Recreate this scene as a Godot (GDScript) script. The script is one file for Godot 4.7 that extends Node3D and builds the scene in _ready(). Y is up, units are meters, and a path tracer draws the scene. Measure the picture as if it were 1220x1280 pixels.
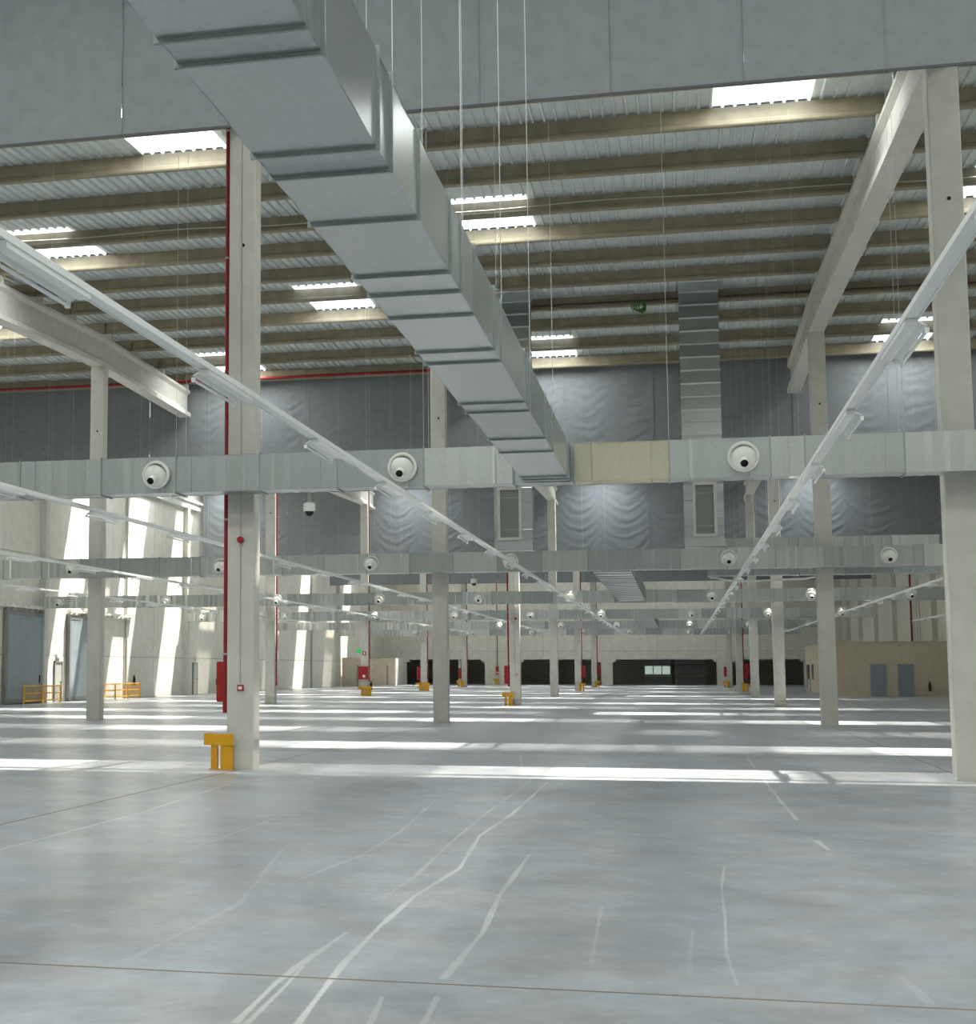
extends Node3D
# A large empty logistics hall. World axes: x right, y up, and (in the helpers) zf metres forward from the
# camera, so Godot z = -zf. Main grid: columns every 11.99 m across and 23.65 m along.

const PITCH_X := 11.99
const PITCH_Z := 23.65
const COL_X := [-19.51, -7.52, 4.47]
const WALL_L := -31.7
const WALL_R := 16.5
const FAR := 168.0
const BACK := -14.0
const RIDGE := 50.0
const PURLIN_Z := [21.6, 24.5, 27.45, 30.43, 33.02, 35.92, 38.96, 41.74, 44.72, 47.61, 50.89, 53.64, 56.7, 59.77]
const SKY_X := [-29.5, -23.25, -17.0, -10.75, -4.5, 2.0, 8.25, 14.0]

var M := {}
var used := {}
var rng := RandomNumberGenerator.new()
var window_count := 0

# ------------------------------------------------------------------ small helpers
func V(x: float, y: float, zf: float) -> Vector3:
	return Vector3(x, y, -zf)

func numbered(called: String) -> String:
	if not used.has(called):
		used[called] = 0
		return called
	used[called] += 1
	return "%s_%03d" % [called, used[called]]

func thing(called: String, label: String, category: String, at := Vector3.ZERO, group := "") -> Node3D:
	var o := Node3D.new()
	o.name = numbered(called)
	add_child(o, true)
	o.position = at
	tag(o, label, category, group)
	return o

func tag(o: Node, label: String, category: String, group := "") -> void:
	o.set_meta("label", label)
	o.set_meta("category", category)
	if group != "":
		o.set_meta("group", group)

func setting(called: String) -> Node3D:
	var o := Node3D.new()
	o.name = called
	add_child(o, true)
	o.set_meta("kind", "structure")
	return o

func sub(called: String, parent: Node, at := Vector3.ZERO) -> Node3D:
	var o := Node3D.new()
	o.name = called
	parent.add_child(o, true)
	o.position = at
	return o

func put(called: String, mesh: Mesh, mat: Material, parent: Node, at := Vector3.ZERO) -> MeshInstance3D:
	var o := MeshInstance3D.new()
	o.name = called
	o.mesh = mesh
	o.material_override = mat
	o.cast_shadow = GeometryInstance3D.SHADOW_CASTING_SETTING_ON
	parent.add_child(o, true)
	o.position = at
	return o

func begin() -> SurfaceTool:
	var st := SurfaceTool.new()
	st.begin(Mesh.PRIMITIVE_TRIANGLES)
	return st

func quad(st: SurfaceTool, a: Vector3, b: Vector3, c: Vector3, d: Vector3, out: Vector3) -> void:
	# a flat four-sided face that looks towards out
	var n := (c - a).cross(b - a)
	if n.length_squared() < 1e-14:
		n = (d - a).cross(c - a)
	n = n.normalized()
	if n.dot(out) < 0.0:
		var t := b
		b = d
		d = t
		n = -n
	for p in [a, b, c, a, c, d]:
		st.set_normal(n)
		st.add_vertex(p)

func bx(st: SurfaceTool, x0: float, x1: float, y0: float, y1: float, z0: float, z1: float) -> void:
	# a box in hall axes (z measured forward)
	var p := []
	for k in 8:
		p.append(V(x1 if k & 1 else x0, y1 if k & 2 else y0, z1 if k & 4 else z0))
	quad(st, p[0], p[1], p[3], p[2], Vector3(0, 0, 1))
	quad(st, p[4], p[5], p[7], p[6], Vector3(0, 0, -1))
	quad(st, p[0], p[2], p[6], p[4], Vector3(-1, 0, 0))
	quad(st, p[1], p[3], p[7], p[5], Vector3(1, 0, 0))
	quad(st, p[0], p[1], p[5], p[4], Vector3(0, -1, 0))
	quad(st, p[2], p[3], p[7], p[6], Vector3(0, 1, 0))

func boxmesh(x0: float, x1: float, y0: float, y1: float, z0: float, z1: float) -> ArrayMesh:
	var st := begin()
	bx(st, x0, x1, y0, y1, z0, z1)
	return st.commit()

func prism(st: SurfaceTool, poly: PackedVector2Array, from: Callable, to: Callable) -> void:
	# sweeps a closed outline from one end to the other; from/to turn an outline point into a place
	var n := poly.size()
	var c := Vector2.ZERO
	var turn := 0.0
	for k in n:
		c += poly[k] / n
		turn += poly[k].cross(poly[(k + 1) % n])
	for k in n:
		var a := poly[k]
		var b := poly[(k + 1) % n]
		var e := b - a
		var o2 := (Vector2(e.y, -e.x) if turn > 0.0 else Vector2(-e.y, e.x)).normalized()
		var mid := (a + b) * 0.5
		var out: Vector3 = from.call(mid + o2 * 0.01) - from.call(mid)
		quad(st, from.call(a), from.call(b), to.call(b), to.call(a), out)
	var tris := Geometry2D.triangulate_polygon(poly)
	var along: Vector3 = to.call(c) - from.call(c)
	for k in range(0, tris.size(), 3):
		for side in 2:
			var f: Callable = to if side else from
			var q: Array = [f.call(poly[tris[k]]), f.call(poly[tris[k + 1]]), f.call(poly[tris[k + 2]])]
			var out2 := along if side else -along
			var nn: Vector3 = (q[2] - q[0]).cross(q[1] - q[0])
			if nn.dot(out2) < 0.0:
				q = [q[0], q[2], q[1]]
			for p in q:
				st.set_normal(out2.normalized())
				st.add_vertex(p)

func tube(st: SurfaceTool, a: Vector3, b: Vector3, r: float, n := 8, caps := true) -> void:
	var d := (b - a).normalized()
	var u := d.cross(Vector3.UP if absf(d.y) < 0.9 else Vector3.RIGHT).normalized()
	var w := d.cross(u)
	for k in n:
		var t0 := TAU * k / n
		var t1 := TAU * (k + 1) / n
		var n0 := u * cos(t0) + w * sin(t0)
		var n1 := u * cos(t1) + w * sin(t1)
		var q := [[a + n0 * r, n0], [a + n1 * r, n1], [b + n1 * r, n1], [b + n0 * r, n0]]
		for i in [0, 2, 1, 0, 3, 2]:
			st.set_normal(q[i][1])
			st.add_vertex(q[i][0])
		if caps:
			for e in [[a, -d], [b, d]]:
				for p in ([e[0], e[0] + n0 * r, e[0] + n1 * r] if e[1].dot(d) < 0.0 else [e[0], e[0] + n1 * r, e[0] + n0 * r]):
					st.set_normal(e[1])
					st.add_vertex(p)

func pathtube(st: SurfaceTool, pts: Array, r: float, n := 6) -> void:
	for k in pts.size() - 1:
		tube(st, pts[k], pts[k + 1], r, n, true)

func lathe(st: SurfaceTool, prof: Array, n: int, basis := Basis.IDENTITY, at := Vector3.ZERO) -> void:
	# profile points (radius, along +z); turned about z
	for i in prof.size() - 1:
		var a: Vector2 = prof[i]
		var b: Vector2 = prof[i + 1]
		var e := b - a
		var nn := Vector2(e.y, -e.x).normalized()
		for k in n:
			var t0 := TAU * k / n
			var t1 := TAU * (k + 1) / n
			var q := []
			for s in [[a, t0], [a, t1], [b, t1], [b, t0]]:
				var pr: Vector2 = s[0]
				q.append([at + basis * Vector3(pr.x * cos(s[1]), pr.x * sin(s[1]), pr.y), basis * Vector3(nn.x * cos(s[1]), nn.x * sin(s[1]), nn.y)])
			for j in [0, 2, 1, 0, 3, 2]:
				st.set_normal(q[j][1])
				st.add_vertex(q[j][0])

# ------------------------------------------------------------------ materials
func noise_map(freq: float, dark: Color, light: Color, size := 512, seed_ := 1, octaves := 4, stretch := false) -> NoiseTexture2D:
	var f := FastNoiseLite.new()
	f.noise_type = FastNoiseLite.TYPE_SIMPLEX_SMOOTH
	f.seed = seed_
	f.frequency = freq
	f.fractal_octaves = octaves
	if stretch:
		f.domain_warp_enabled = true
		f.domain_warp_amplitude = 40.0
		f.domain_warp_frequency = 0.006
	var t := NoiseTexture2D.new()
	t.width = size
	t.height = size
	t.seamless = true
	t.noise = f
	var g := Gradient.new()
	g.set_color(0, dark)
	g.set_color(1, light)
	t.color_ramp = g
	return t

func mat(color: Color, rough := 0.7, metal := 0.0, map: Texture2D = null, scale := 0.5, world := true) -> StandardMaterial3D:
	var m := StandardMaterial3D.new()
	m.albedo_color = color
	m.roughness = rough
	m.metallic = metal
	if map:
		m.albedo_texture = map
		m.uv1_triplanar = true
		m.uv1_world_triplanar = world
		m.uv1_scale = Vector3.ONE * scale
	return m

func materials() -> void:
	var mottle := noise_map(0.008, Color(0.93, 0.93, 0.93), Color(1, 1, 1), 512, 3)
	var grain := noise_map(0.012, Color(0.86, 0.86, 0.86), Color(1, 1, 1), 512, 5)
	M.concrete = mat(Color(0.80, 0.795, 0.76), 0.75, 0.0, mottle, 0.35)
	M.purlin = mat(Color(0.60, 0.565, 0.48), 0.85, 0.0, grain, 0.3)
	M.deck = mat(Color(0.80, 0.83, 0.82), 0.5, 0.0, mottle, 0.4)
	M.panel = mat(Color(0.86, 0.85, 0.80), 0.7, 0.0, mottle, 0.25)
	M.wall_backing = mat(Color(0.35, 0.34, 0.32), 0.9)
	M.cloth = mat(Color(0.515, 0.535, 0.55), 0.8, 0.0, mottle, 0.6)
	M.hem = mat(Color(0.30, 0.31, 0.32), 0.7)
	var spangle := noise_map(0.03, Color(0.95, 0.95, 0.95), Color(1, 1, 1), 512, 8)
	M.zinc = []
	for c in [Color(0.77, 0.79, 0.79), Color(0.73, 0.755, 0.755), Color(0.81, 0.83, 0.83), Color(0.69, 0.715, 0.72)]:
		M.zinc.append(mat(c, 0.28, 0.93, spangle, 0.8))
	M.zinc_flange = mat(Color(0.62, 0.66, 0.65), 0.45, 0.75, spangle, 0.8)
	M.film = mat(Color(0.76, 0.74, 0.66), 0.5, 0.3, spangle, 0.8)
	M.white = mat(Color(0.88, 0.88, 0.85), 0.22)
	M.rail = mat(Color(0.93, 0.94, 0.93), 0.35)
	M.reflector = mat(Color(0.86, 0.88, 0.87), 0.3, 0.2)
	M.tube = mat(Color(0.95, 0.96, 0.97), 0.2)
	M.black = mat(Color(0.02, 0.02, 0.022), 0.5)
	M.red = mat(Color(0.62, 0.06, 0.09), 0.4)
	M.red_pipe = mat(Color(0.55, 0.05, 0.09), 0.4)
	M.yellow = mat(Color(0.84, 0.62, 0.04), 0.45)
	M.wire = mat(Color(0.82, 0.83, 0.82), 0.4, 0.3)
	M.grey_door = mat(Color(0.58, 0.63, 0.65), 0.45, 0.1, mottle, 0.3)
	M.door_frame = mat(Color(0.50, 0.51, 0.50), 0.5)
	M.blue_door = mat(Color(0.52, 0.555, 0.59), 0.5)
	M.office = mat(Color(0.78, 0.735, 0.65), 0.8, 0.0, mottle, 0.3)
	M.brown = mat(Color(0.33, 0.27, 0.20), 0.6)
	M.conduit = mat(Color(0.66, 0.66, 0.63), 0.5)
	M.cable = mat(Color(0.75, 0.74, 0.68), 0.6)
	M.green = mat(Color(0.20, 0.42, 0.12), 0.6)
	M.sealant = mat(Color(0.52, 0.47, 0.38), 0.7)
	M.glass = mat(Color(0.35, 0.38, 0.38), 0.08)
	# rooflight sheet: thin clear plastic, sunlight passes
	var sheet := mat(Color(1, 1, 1, 0.12), 0.15)
	sheet.transparency = BaseMaterial3D.TRANSPARENCY_ALPHA
	M.rooflight = sheet
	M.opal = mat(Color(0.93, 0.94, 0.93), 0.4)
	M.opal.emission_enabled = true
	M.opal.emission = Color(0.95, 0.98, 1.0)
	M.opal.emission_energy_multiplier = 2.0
	# window that shows daylight from outside
	var lit := mat(Color(0.8, 0.85, 0.82), 0.3)
	lit.emission_enabled = true
	lit.emission = Color(0.78, 0.86, 0.80)
	lit.emission_energy_multiplier = 0.55
	M.lit_window = lit
	var sign_ := mat(Color(0.1, 0.55, 0.3), 0.4)
	sign_.emission_enabled = true
	sign_.emission = Color(0.15, 0.8, 0.4)
	sign_.emission_energy_multiplier = 0.5
	M.exit_sign = sign_
	# power-floated concrete floor: bluish grey with cloudy pale patches, sealed and slightly glossy
	var f := mat(Color(0.72, 0.735, 0.755), 0.28, 0.0, floor_map(), 0.07)
	f.metallic_specular = 0.33
	f.detail_enabled = true
	f.detail_blend_mode = BaseMaterial3D.BLEND_MODE_MIX
	f.detail_uv_layer = BaseMaterial3D.DETAIL_UV_2
	f.detail_albedo = scuff_map()
	M.floor = f
	M.floor_plain = f.duplicate()
	M.floor_plain.detail_enabled = false
	M.floor_plain.detail_albedo = null

func floor_map() -> ImageTexture:
	# cloudy power-float marks: cool grey with paler, slightly warm patches and fine streaks
	var n := 1024
	var ims := []
	for k in 4:
		var f := FastNoiseLite.new()
		f.noise_type = FastNoiseLite.TYPE_SIMPLEX_SMOOTH
		f.seed = 40 + k
		f.frequency = [0.006, 0.02, 0.08, 0.009][k]
		f.fractal_octaves = [4, 5, 3, 3][k]
		ims.append(f.get_seamless_image(n, n, false, false, 0.2, true).get_data())
	var out := PackedByteArray()
	out.resize(n * n * 3)
	for i in n * n:
		var a: float = ims[0][i] / 255.0 - 0.5
		var b: float = ims[1][i] / 255.0 - 0.5
		var c: float = ims[2][i] / 255.0 - 0.5
		var w: float = ims[3][i] / 255.0
		var v := 0.87 + 0.16 * a + 0.15 * b + 0.09 * c
		out[i * 3] = int(clampf(v * lerpf(0.955, 1.01, w), 0.0, 1.0) * 255.0)
		out[i * 3 + 1] = int(clampf(v * lerpf(0.985, 0.995, w), 0.0, 1.0) * 255.0)
		out[i * 3 + 2] = int(clampf(v * lerpf(1.02, 0.97, w), 0.0, 1.0) * 255.0)
	var im := Image.create_from_data(n, n, false, Image.FORMAT_RGB8, out)
	im.generate_mipmaps()
	return ImageTexture.create_from_image(im)

# dried drip trails and wheel scuffs on the slab, as places (x, zf) in metres with a width and a strength
func scuffs() -> Array:
	return [
		[0.045, 0.75, [-2.02, 24.5, -2.01, 19.1, -2.09, 16.6, -1.93, 13.9, -2.04, 12.15, -2.04, 10.7, -2.0, 9.3, -1.96, 8.7, -1.89, 7.7]],
		[0.04, 0.4, [-2.31, 25.0, -2.33, 19.3, -2.30, 16.0, -2.23, 13.3, -2.26, 12.0]],
		[0.045, 0.6, [-1.42, 15.1, -1.40, 12.3, -1.32, 10.6, -1.35, 9.0]],
		[0.05, 0.6, [1.29, 36.0, 1.28, 25.9, 1.29, 22.0, 1.31, 19.2]],
		[0.06, 0.55, [1.34, 17.0, 1.39, 16.1]],
		[0.022, 0.5, [0.36, 14.6, 0.30, 13.2, 0.28, 11.5, 0.25, 10.2, 0.28, 9.2]],
		[0.04, 0.35, [-3.22, 20.9, -2.98, 16.8, -2.97, 14.6, -3.17, 12.6]],
		[0.045, 0.6, [-2.20, 7.65, -2.25, 8.63, -2.25, 9.11, -2.21, 10.4]],
		[0.03, 0.5, [-2.14, 7.66, -2.18, 8.6, -2.22, 9.2]],
		[0.05, 0.35, [-1.28, 7.87, -1.31, 8.53]],
		[0.035, 0.35, [-1.54, 7.8, -1.60, 8.46]],
		[0.05, 0.5, [-6.50, 14.2, -6.46, 18.3, -6.81, 23.9]],
		[0.035, 0.45, [-4.72, 14.8, -4.67, 17.9]],
		[0.05, 0.22, [-3.30, 9.1, -3.26, 11.4, -3.83, 15.0]],
		[0.05, 0.25, [1.20, 9.8, 1.26, 8.95]],
		[0.04, 0.3, [-2.75, 27.9, -3.4, 34.0]],
		[0.03, 0.3, [-0.6, 12.0, -0.55, 9.6]],
		[0.03, 0.25, [0.05, 11.0, 0.02, 9.4]],
	]

func scuff_map() -> ImageTexture:
	# covers x -9 .. 5 and zf 5 .. 40 of the slab
	var w := 2048
	var h := 2048
	var im := Image.create(w, h, false, Image.FORMAT_RGBA8)
	im.fill(Color(0.90, 0.91, 0.89, 0.0))
	var r := RandomNumberGenerator.new()
	r.seed = 77
	for s in scuffs():
		var p: Array = s[2]
		for k in range(0, p.size() - 2, 2):
			var a := Vector2(p[k], p[k + 1])
			var b := Vector2(p[k + 2], p[k + 3])
			var steps := int(a.distance_to(b) / 0.012) + 1
			for i in steps:
				var q := a.lerp(b, float(i) / steps)
				var wd: float = s[0] * (0.9 + 0.25 * sin(q.y * 3.1 + s[0] * 90.0))
				var u0 := int((q.x - wd * 0.5 + 9.0) / 14.0 * w)
				var u1 := int((q.x + wd * 0.5 + 9.0) / 14.0 * w)
				var v := int((q.y - 5.0) / 35.0 * h)
				im.fill_rect(Rect2i(u0, v, maxi(u1 - u0, 1), 1), Color(0.90, 0.91, 0.89, s[1] * (0.62 + 0.2 * sin(q.y * 2.3 + 1.0) + r.randf_range(-0.06, 0.06))))
	# small dark scrapes
	for k in 25:
		var x := int(r.randf() * w)
		var y := int(r.randf() * h * 0.6)
		im.fill_rect(Rect2i(x, y, r.randi_range(6, 26), 1), Color(0.36, 0.37, 0.38, r.randf_range(0.1, 0.3)))
	im.generate_mipmaps()
	return ImageTexture.create_from_image(im)

# ------------------------------------------------------------------ roof lines
func fall(zf: float) -> float:
	# the roof runs up and down with a ridge over every second row of columns
	var t := fposmod(zf - RIDGE, PITCH_Z * 2.0)
	return 0.024 * (t if t < PITCH_Z else PITCH_Z * 2.0 - t)

func purlin_base(zf: float) -> float:
	return 13.6 - fall(zf)

func beam_base(zf: float) -> float:
	return 12.28 - fall(zf)

func deck_base(zf: float) -> float:
	return purlin_base(zf) + 0.41

func row_z(row: int) -> float:
	return 26.34 + PITCH_Z * (row - 1)

func rooflights() -> Array:
	# [x centre, zf from, zf to]: two sheets wide, staggered between neighbouring lines
	var out := []
	for k in SKY_X.size():
		var x: float = SKY_X[k]
		if k == 0:
			for z in [-7.7, 9.95, 27.6, 45.25, 62.8, 80.45, 89.3, 98.1, 115.75, 133.4, 151.05]:
				out.append([x, z - 1.7, z + 1.7])
			continue
		var spans := [[-5.5, -2.2], [3.1, 6.6], [12.2, 15.4], [29.85, 32.85], [47.1, 50.7], [65.1, 68.6], [82.7, 86.2], [104.0, 107.4], [121.6, 125.0], [143.0, 146.4], [160.2, 163.4]]
		if k % 2 == 0:
			spans = [[-5.5, -2.2], [3.1, 6.6], [12.2, 15.4], [21.2, 24.4], [38.48, 41.55], [56.25, 59.6], [73.9, 77.3], [96.3, 99.7], [112.8, 116.2], [130.4, 133.8], [151.8, 155.0]]
		for s in spans:
			if k == 5 and absf(s[0] - 47.1) < 0.1:
				continue   # the air riser passes the roof here
			if (k == 7 and s[0] > 50.0) or (k == 6 and s[0] > 100.0):
				continue   # none above the office block side
			out.append([x, s[0], s[1]])
	return out

# ------------------------------------------------------------------ camera, sky, sun, daylight
func view_and_light() -> void:
	var f := 1926.24
	var cam := Camera3D.new()
	cam.name = "camera"
	cam.projection = Camera3D.PROJECTION_FRUSTUM
	cam.near = 0.1
	cam.far = 400.0
	cam.size = 0.1 * 1280.0 / f
	cam.frustum_offset = Vector2(0.1 * (610.0 - 377.79) / f, -0.1 * (640.0 - 629.62) / f)
	var yaw := deg_to_rad(13.6449)
	var pitch := deg_to_rad(6.0845)
	var roll := deg_to_rad(0.0153)
	var fw := Vector3(-sin(yaw) * cos(pitch), sin(pitch), -cos(yaw) * cos(pitch))
	var rt := Vector3(cos(yaw), 0, -sin(yaw))
	var up := rt.cross(fw)
	var r2 := rt * cos(roll) + up * sin(roll)
	var u2 := up * cos(roll) - rt * sin(roll)
	cam.transform = Transform3D(Basis(r2, u2, -fw), Vector3(0, 1.77, 0))
	add_child(cam)
	cam.current = true

	var env := Environment.new()
	env.background_mode = Environment.BG_SKY
	var sky := Sky.new()
	var sm := ProceduralSkyMaterial.new()
	sm.sky_top_color = Color(0.80, 0.88, 0.97)
	sm.sky_horizon_color = Color(0.90, 0.93, 0.96)
	sm.ground_bottom_color = Color(0.4, 0.4, 0.38)
	sm.ground_horizon_color = Color(0.8, 0.82, 0.84)
	sm.sky_energy_multiplier = 1.7
	sky.sky_material = sm
	env.sky = sky
	env.tonemap_mode = Environment.TONE_MAPPER_LINEAR
	env.tonemap_exposure = 1.0
	env.sdfgi_enabled = true
	env.ssao_enabled = true
	env.ssil_enabled = true
	var we := WorldEnvironment.new()
	we.name = "world_environment"
	we.environment = env
	add_child(we)

	# The sun stands ahead and to the right. The ribs of the rooflight sheets run along the hall and spread its
	# light sideways into fans (never along the hall), so it reaches the floor in bands; the fan is given as its rays.
	var sun_energy := 9.0
	for s in [[-0.23, 1.0], [-0.38, 0.45], [-0.08, 0.45], [-0.53, 0.2], [0.07, 0.2], [-0.68, 0.1], [0.22, 0.1], [-1.0, 0.2]]:
		var l := DirectionalLight3D.new()
		l.name = numbered("sun_ray")
		l.light_color = Color(1.0, 0.97, 0.92)
		l.light_energy = sun_energy * s[1]
		l.light_angular_distance = 1.2
		l.shadow_enabled = true
		l.sky_mode = DirectionalLight3D.SKY_MODE_LIGHT_ONLY
		l.basis = Basis.looking_at(Vector3(s[0], -1.0, 0.335).normalized(), Vector3.FORWARD)
		add_child(l)
	# diffuse daylight from each rooflight
	for r in rooflights():
		var a := AreaLight3D.new()
		a.name = numbered("rooflight_daylight")
		var z0: float = r[1] + 0.75   # clear of the purlin that crosses the near end
		var z1: float = r[2] - 0.5
		a.area_size = Vector2(2.0, z1 - z0)
		a.light_color = Color(0.99, 1.0, 0.975)
		a.light_energy = 22.0 if r[1] < 28.0 else 17.0
		a.area_range = 250.0
		a.area_attenuation = 2.0
		a.shadow_enabled = true
		var zc: float = (z0 + z1) * 0.5
		a.position = V(r[0], deck_base(zc) - 0.015, zc)
		a.rotation_degrees = Vector3(-90, 0, 0)
		add_child(a)

# ------------------------------------------------------------------ floor, walls, roof
func build_floor() -> void:
	var fl := setting("floor")
	var xs := [WALL_L - 0.3, -19.51, -7.52, 4.47, WALL_R + 0.3]
	var zs := [BACK - 0.3, 8.85, 32.5, 56.15, 79.8, 103.45, 127.1, 150.75, FAR + 14.0]
	for i in xs.size() - 1:
		for j in zs.size() - 1:
			var x0: float = xs[i] + (0.018 if i else 0.0)
			var x1: float = xs[i + 1] - (0.018 if i < xs.size() - 2 else 0.0)
			var z0: float = zs[j] + (0.018 if j else 0.0)
			var z1: float = zs[j + 1] - (0.018 if j < zs.size() - 2 else 0.0)
			var near: bool = i in [1, 2] and j <= 1
			var st := begin()
			# top face with its place in the scuff map as second coordinates
			var c := [[x0, z0], [x0, z1], [x1, z1], [x1, z0]]
			for k in [0, 1, 2, 0, 2, 3]:
				st.set_normal(Vector3.UP)
				st.set_uv(Vector2(c[k][0], c[k][1]) * 0.1)
				st.set_uv2(Vector2((c[k][0] + 9.0) / 14.0, (c[k][1] - 5.0) / 35.0))
				st.add_vertex(V(c[k][0], 0, c[k][1]))
			for e in [[x0, x0, z0, z1, Vector3.LEFT], [x1, x1, z0, z1, Vector3.RIGHT], [x0, x1, z0, z0, Vector3.BACK], [x0, x1, z1, z1, Vector3.FORWARD]]:
				st.set_uv(Vector2.ZERO)
				st.set_uv2(Vector2(-0.5, -0.5))
				quad(st, V(e[0], 0, e[2]), V(e[1], 0, e[3]), V(e[1], -0.25, e[3]), V(e[0], -0.25, e[2]), e[4])
			quad(st, V(x0, -0.25, z0), V(x1, -0.25, z0), V(x1, -0.25, z1), V(x0, -0.25, z1), Vector3.DOWN)
			put("slab", st.commit(), M.floor if near else M.floor_plain, fl)
	for i in range(1, xs.size() - 1):
		put("joint_sealant", boxmesh(xs[i] - 0.0175, xs[i] + 0.0175, -0.2, -0.002, zs[0], zs[-1]), M.sealant, fl)
	for j in range(1, zs.size() - 1):
		for i in xs.size() - 1:
			put("joint_sealant", boxmesh(xs[i] + 0.02, xs[i + 1] - 0.02, -0.2, -0.002, zs[j] - 0.0175, zs[j] + 0.0175), M.sealant, fl)

func wall_panels(w: Node3D, x_in: float, thick: float, side: float, z0: float, z1: float, mat_: Material) -> void:
	# precast panels with open joints on a backing wall; side +1 when the room lies at larger x
	put("backing", boxmesh(minf(x_in - side * (thick + 0.25), x_in - side * thick), maxf(x_in - side * (thick + 0.25), x_in - side * thick), -0.2, 14.6, z0, z1), M.wall_backing, w)
	var ys := [0.0, 2.42, 7.5, 14.3]
	var z := z0
	while z < z1 - 0.1:
		var ze := minf(z + PITCH_Z / 4.0, z1)
		for k in 3:
			put("panel", boxmesh(minf(x_in, x_in - side * thick), maxf(x_in, x_in - side * thick), ys[k] + 0.012, ys[k + 1] - 0.012, z + 0.012, ze - 0.012), mat_, w)
		z = ze

func build_walls() -> void:
	var wl := setting("wall_left")
	wall_panels(wl, WALL_L, 0.16, 1.0, row_z(1) - PITCH_Z * 2, FAR + 0.3, M.panel)
	for row in range(1, 8):
		put("pilaster", boxmesh(WALL_L, WALL_L + 0.3, 0, 14.3, row_z(row) - 0.05, row_z(row) + 0.45), M.concrete, wl)
	for z in [86.2, 110.0, 133.8]:
		var st := begin()
		tube(st, V(WALL_L + 0.09, 0.0, z), V(WALL_L + 0.09, 13.2, z), 0.07, 10)
		put("drain_pipe", st.commit(), M.conduit, wl)
	var ledge := begin()
	bx(ledge, WALL_L, WALL_L + 0.32, 12.35, 12.75, 60.4, 100.0)
	bx(ledge, WALL_L, WALL_L + 0.5, 12.75, 12.9, 60.4, 100.0)
	var tr := setting("trim_1")
	put("eaves_beam", ledge.commit(), M.white, tr)

	var wr := setting("wall_right")
	wall_panels(wr, WALL_R, 0.16, -1.0, row_z(1) - PITCH_Z * 2, FAR + 0.3, M.panel)
	for z in [108.0, 127.0, 138.6, 150.0, 160.0]:
		put("pilaster", boxmesh(WALL_R - 0.35, WALL_R, 0, 14.3, z - 0.25, z + 0.25), M.panel, wr)
	for s in [[118.6, 0.07, "red_pipe"], [117.4, 0.05, "conduit"], [116.2, 0.07, "conduit"], [115.0, 0.07, "conduit"]]:
		var st2 := begin()
		tube(st2, V(WALL_R - 0.1, 0.0, s[0]), V(WALL_R - 0.1, 13.6, s[0]), s[1], 8)
		put("wall_pipe", st2.commit(), M[s[2]] if s[2] == "red_pipe" else M.white, wr)

	var wb := setting("wall_back")
	put("panel", boxmesh(WALL_L - 0.4, WALL_R + 0.4, -0.2, 14.6, BACK - 0.3, BACK), M.panel, wb)

	# far wall with a row of openings 2.68 m high that lead into an unlit loading area
	var wf := setting("wall_far")
	var openings := [[-29.0, -20.4], [-16.55, -8.0], [-6.8, 3.9], [5.4, 12.6]]
	var x := WALL_L - 0.4
	for o in openings:
		put("pier", boxmesh(x, o[0], 0, 2.68, FAR, FAR + 0.3), M.panel, wf)
		x = o[1]
	put("pier", boxmesh(x, WALL_R + 0.4, 0, 2.68, FAR, FAR + 0.3), M.panel, wf)
	var px := WALL_L - 0.4
	while px < WALL_R + 0.3:
		var pe := minf(px + PITCH_X / 2.0, WALL_R + 0.4)
		for yy in [[2.68, 3.58], [3.60, 9.0], [9.02, 14.6]]:
			put("panel", boxmesh(px + 0.01, pe - 0.01, yy[0], yy[1], FAR, FAR + 0.3), M.panel, wf)
		px = pe
	put("backing", boxmesh(WALL_L - 0.4, WALL_R + 0.4, 2.7, 14.6, FAR + 0.301, FAR + 0.5), M.wall_backing, wf)
	for o in openings:
		# a small haunch in the upper corners of each opening
		for s in [[o[0], 1.0], [o[1], -1.0]]:
			var h := begin()
			bx(h, minf(s[0], s[0] + s[1] * 0.35), maxf(s[0], s[0] + s[1] * 0.35), 2.4, 2.68, FAR, FAR + 0.3)
			put("haunch", h.commit(), M.panel, wf)
	for cx in [-26.9, -25.2, -23.2, -13.1, -10.6]:
		put("jamb", boxmesh(cx - 0.12, cx + 0.12, 0, 2.68, FAR + 0.3, FAR + 0.6), M.panel, wf)
	var lb := setting("wall_loading_bay")
	put("rear_panel", boxmesh(WALL_L - 0.4, WALL_R + 0.4, 0, 4.2, FAR + 12.0, FAR + 12.3), M.panel, lb)
	put("roof_panel", boxmesh(WALL_L - 0.4, WALL_R + 0.4, 3.6, 3.9, FAR + 0.3, FAR + 12.0), M.panel, lb)
	put("side_panel", boxmesh(WALL_L - 0.4, WALL_L - 0.1, 0, 3.6, FAR + 0.3, FAR + 12.0), M.panel, lb)
	put("side_panel", boxmesh(WALL_R + 0.1, WALL_R + 0.4, 0, 3.6, FAR + 0.3, FAR + 12.0), M.panel, lb)
		# glazed office front inside the widest opening
	var g := thing("glazed_office_front", "dark office front with three lit window panes in widest far opening", "window", V(-0.5, 0, FAR + 5.0))
	put("lower_wall", boxmesh(-3.3, 3.4, 0.0, 0.85, 0, 0.1), M.door_frame, g)
	put("upper_wall", boxmesh(-3.3, 3.4, 2.1, 2.66, 0, 0.1), M.door_frame, g)
	for k in 3:
		put("pane", boxmesh(-3.05 + k * 0.92, -2.22 + k * 0.92, 1.1, 1.98, 0.03, 0.06), M.lit_window, g)
	put("pane", boxmesh(0.45, 3.15, 1.1, 2.0, 0.03, 0.06), M.glass, g)
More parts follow.
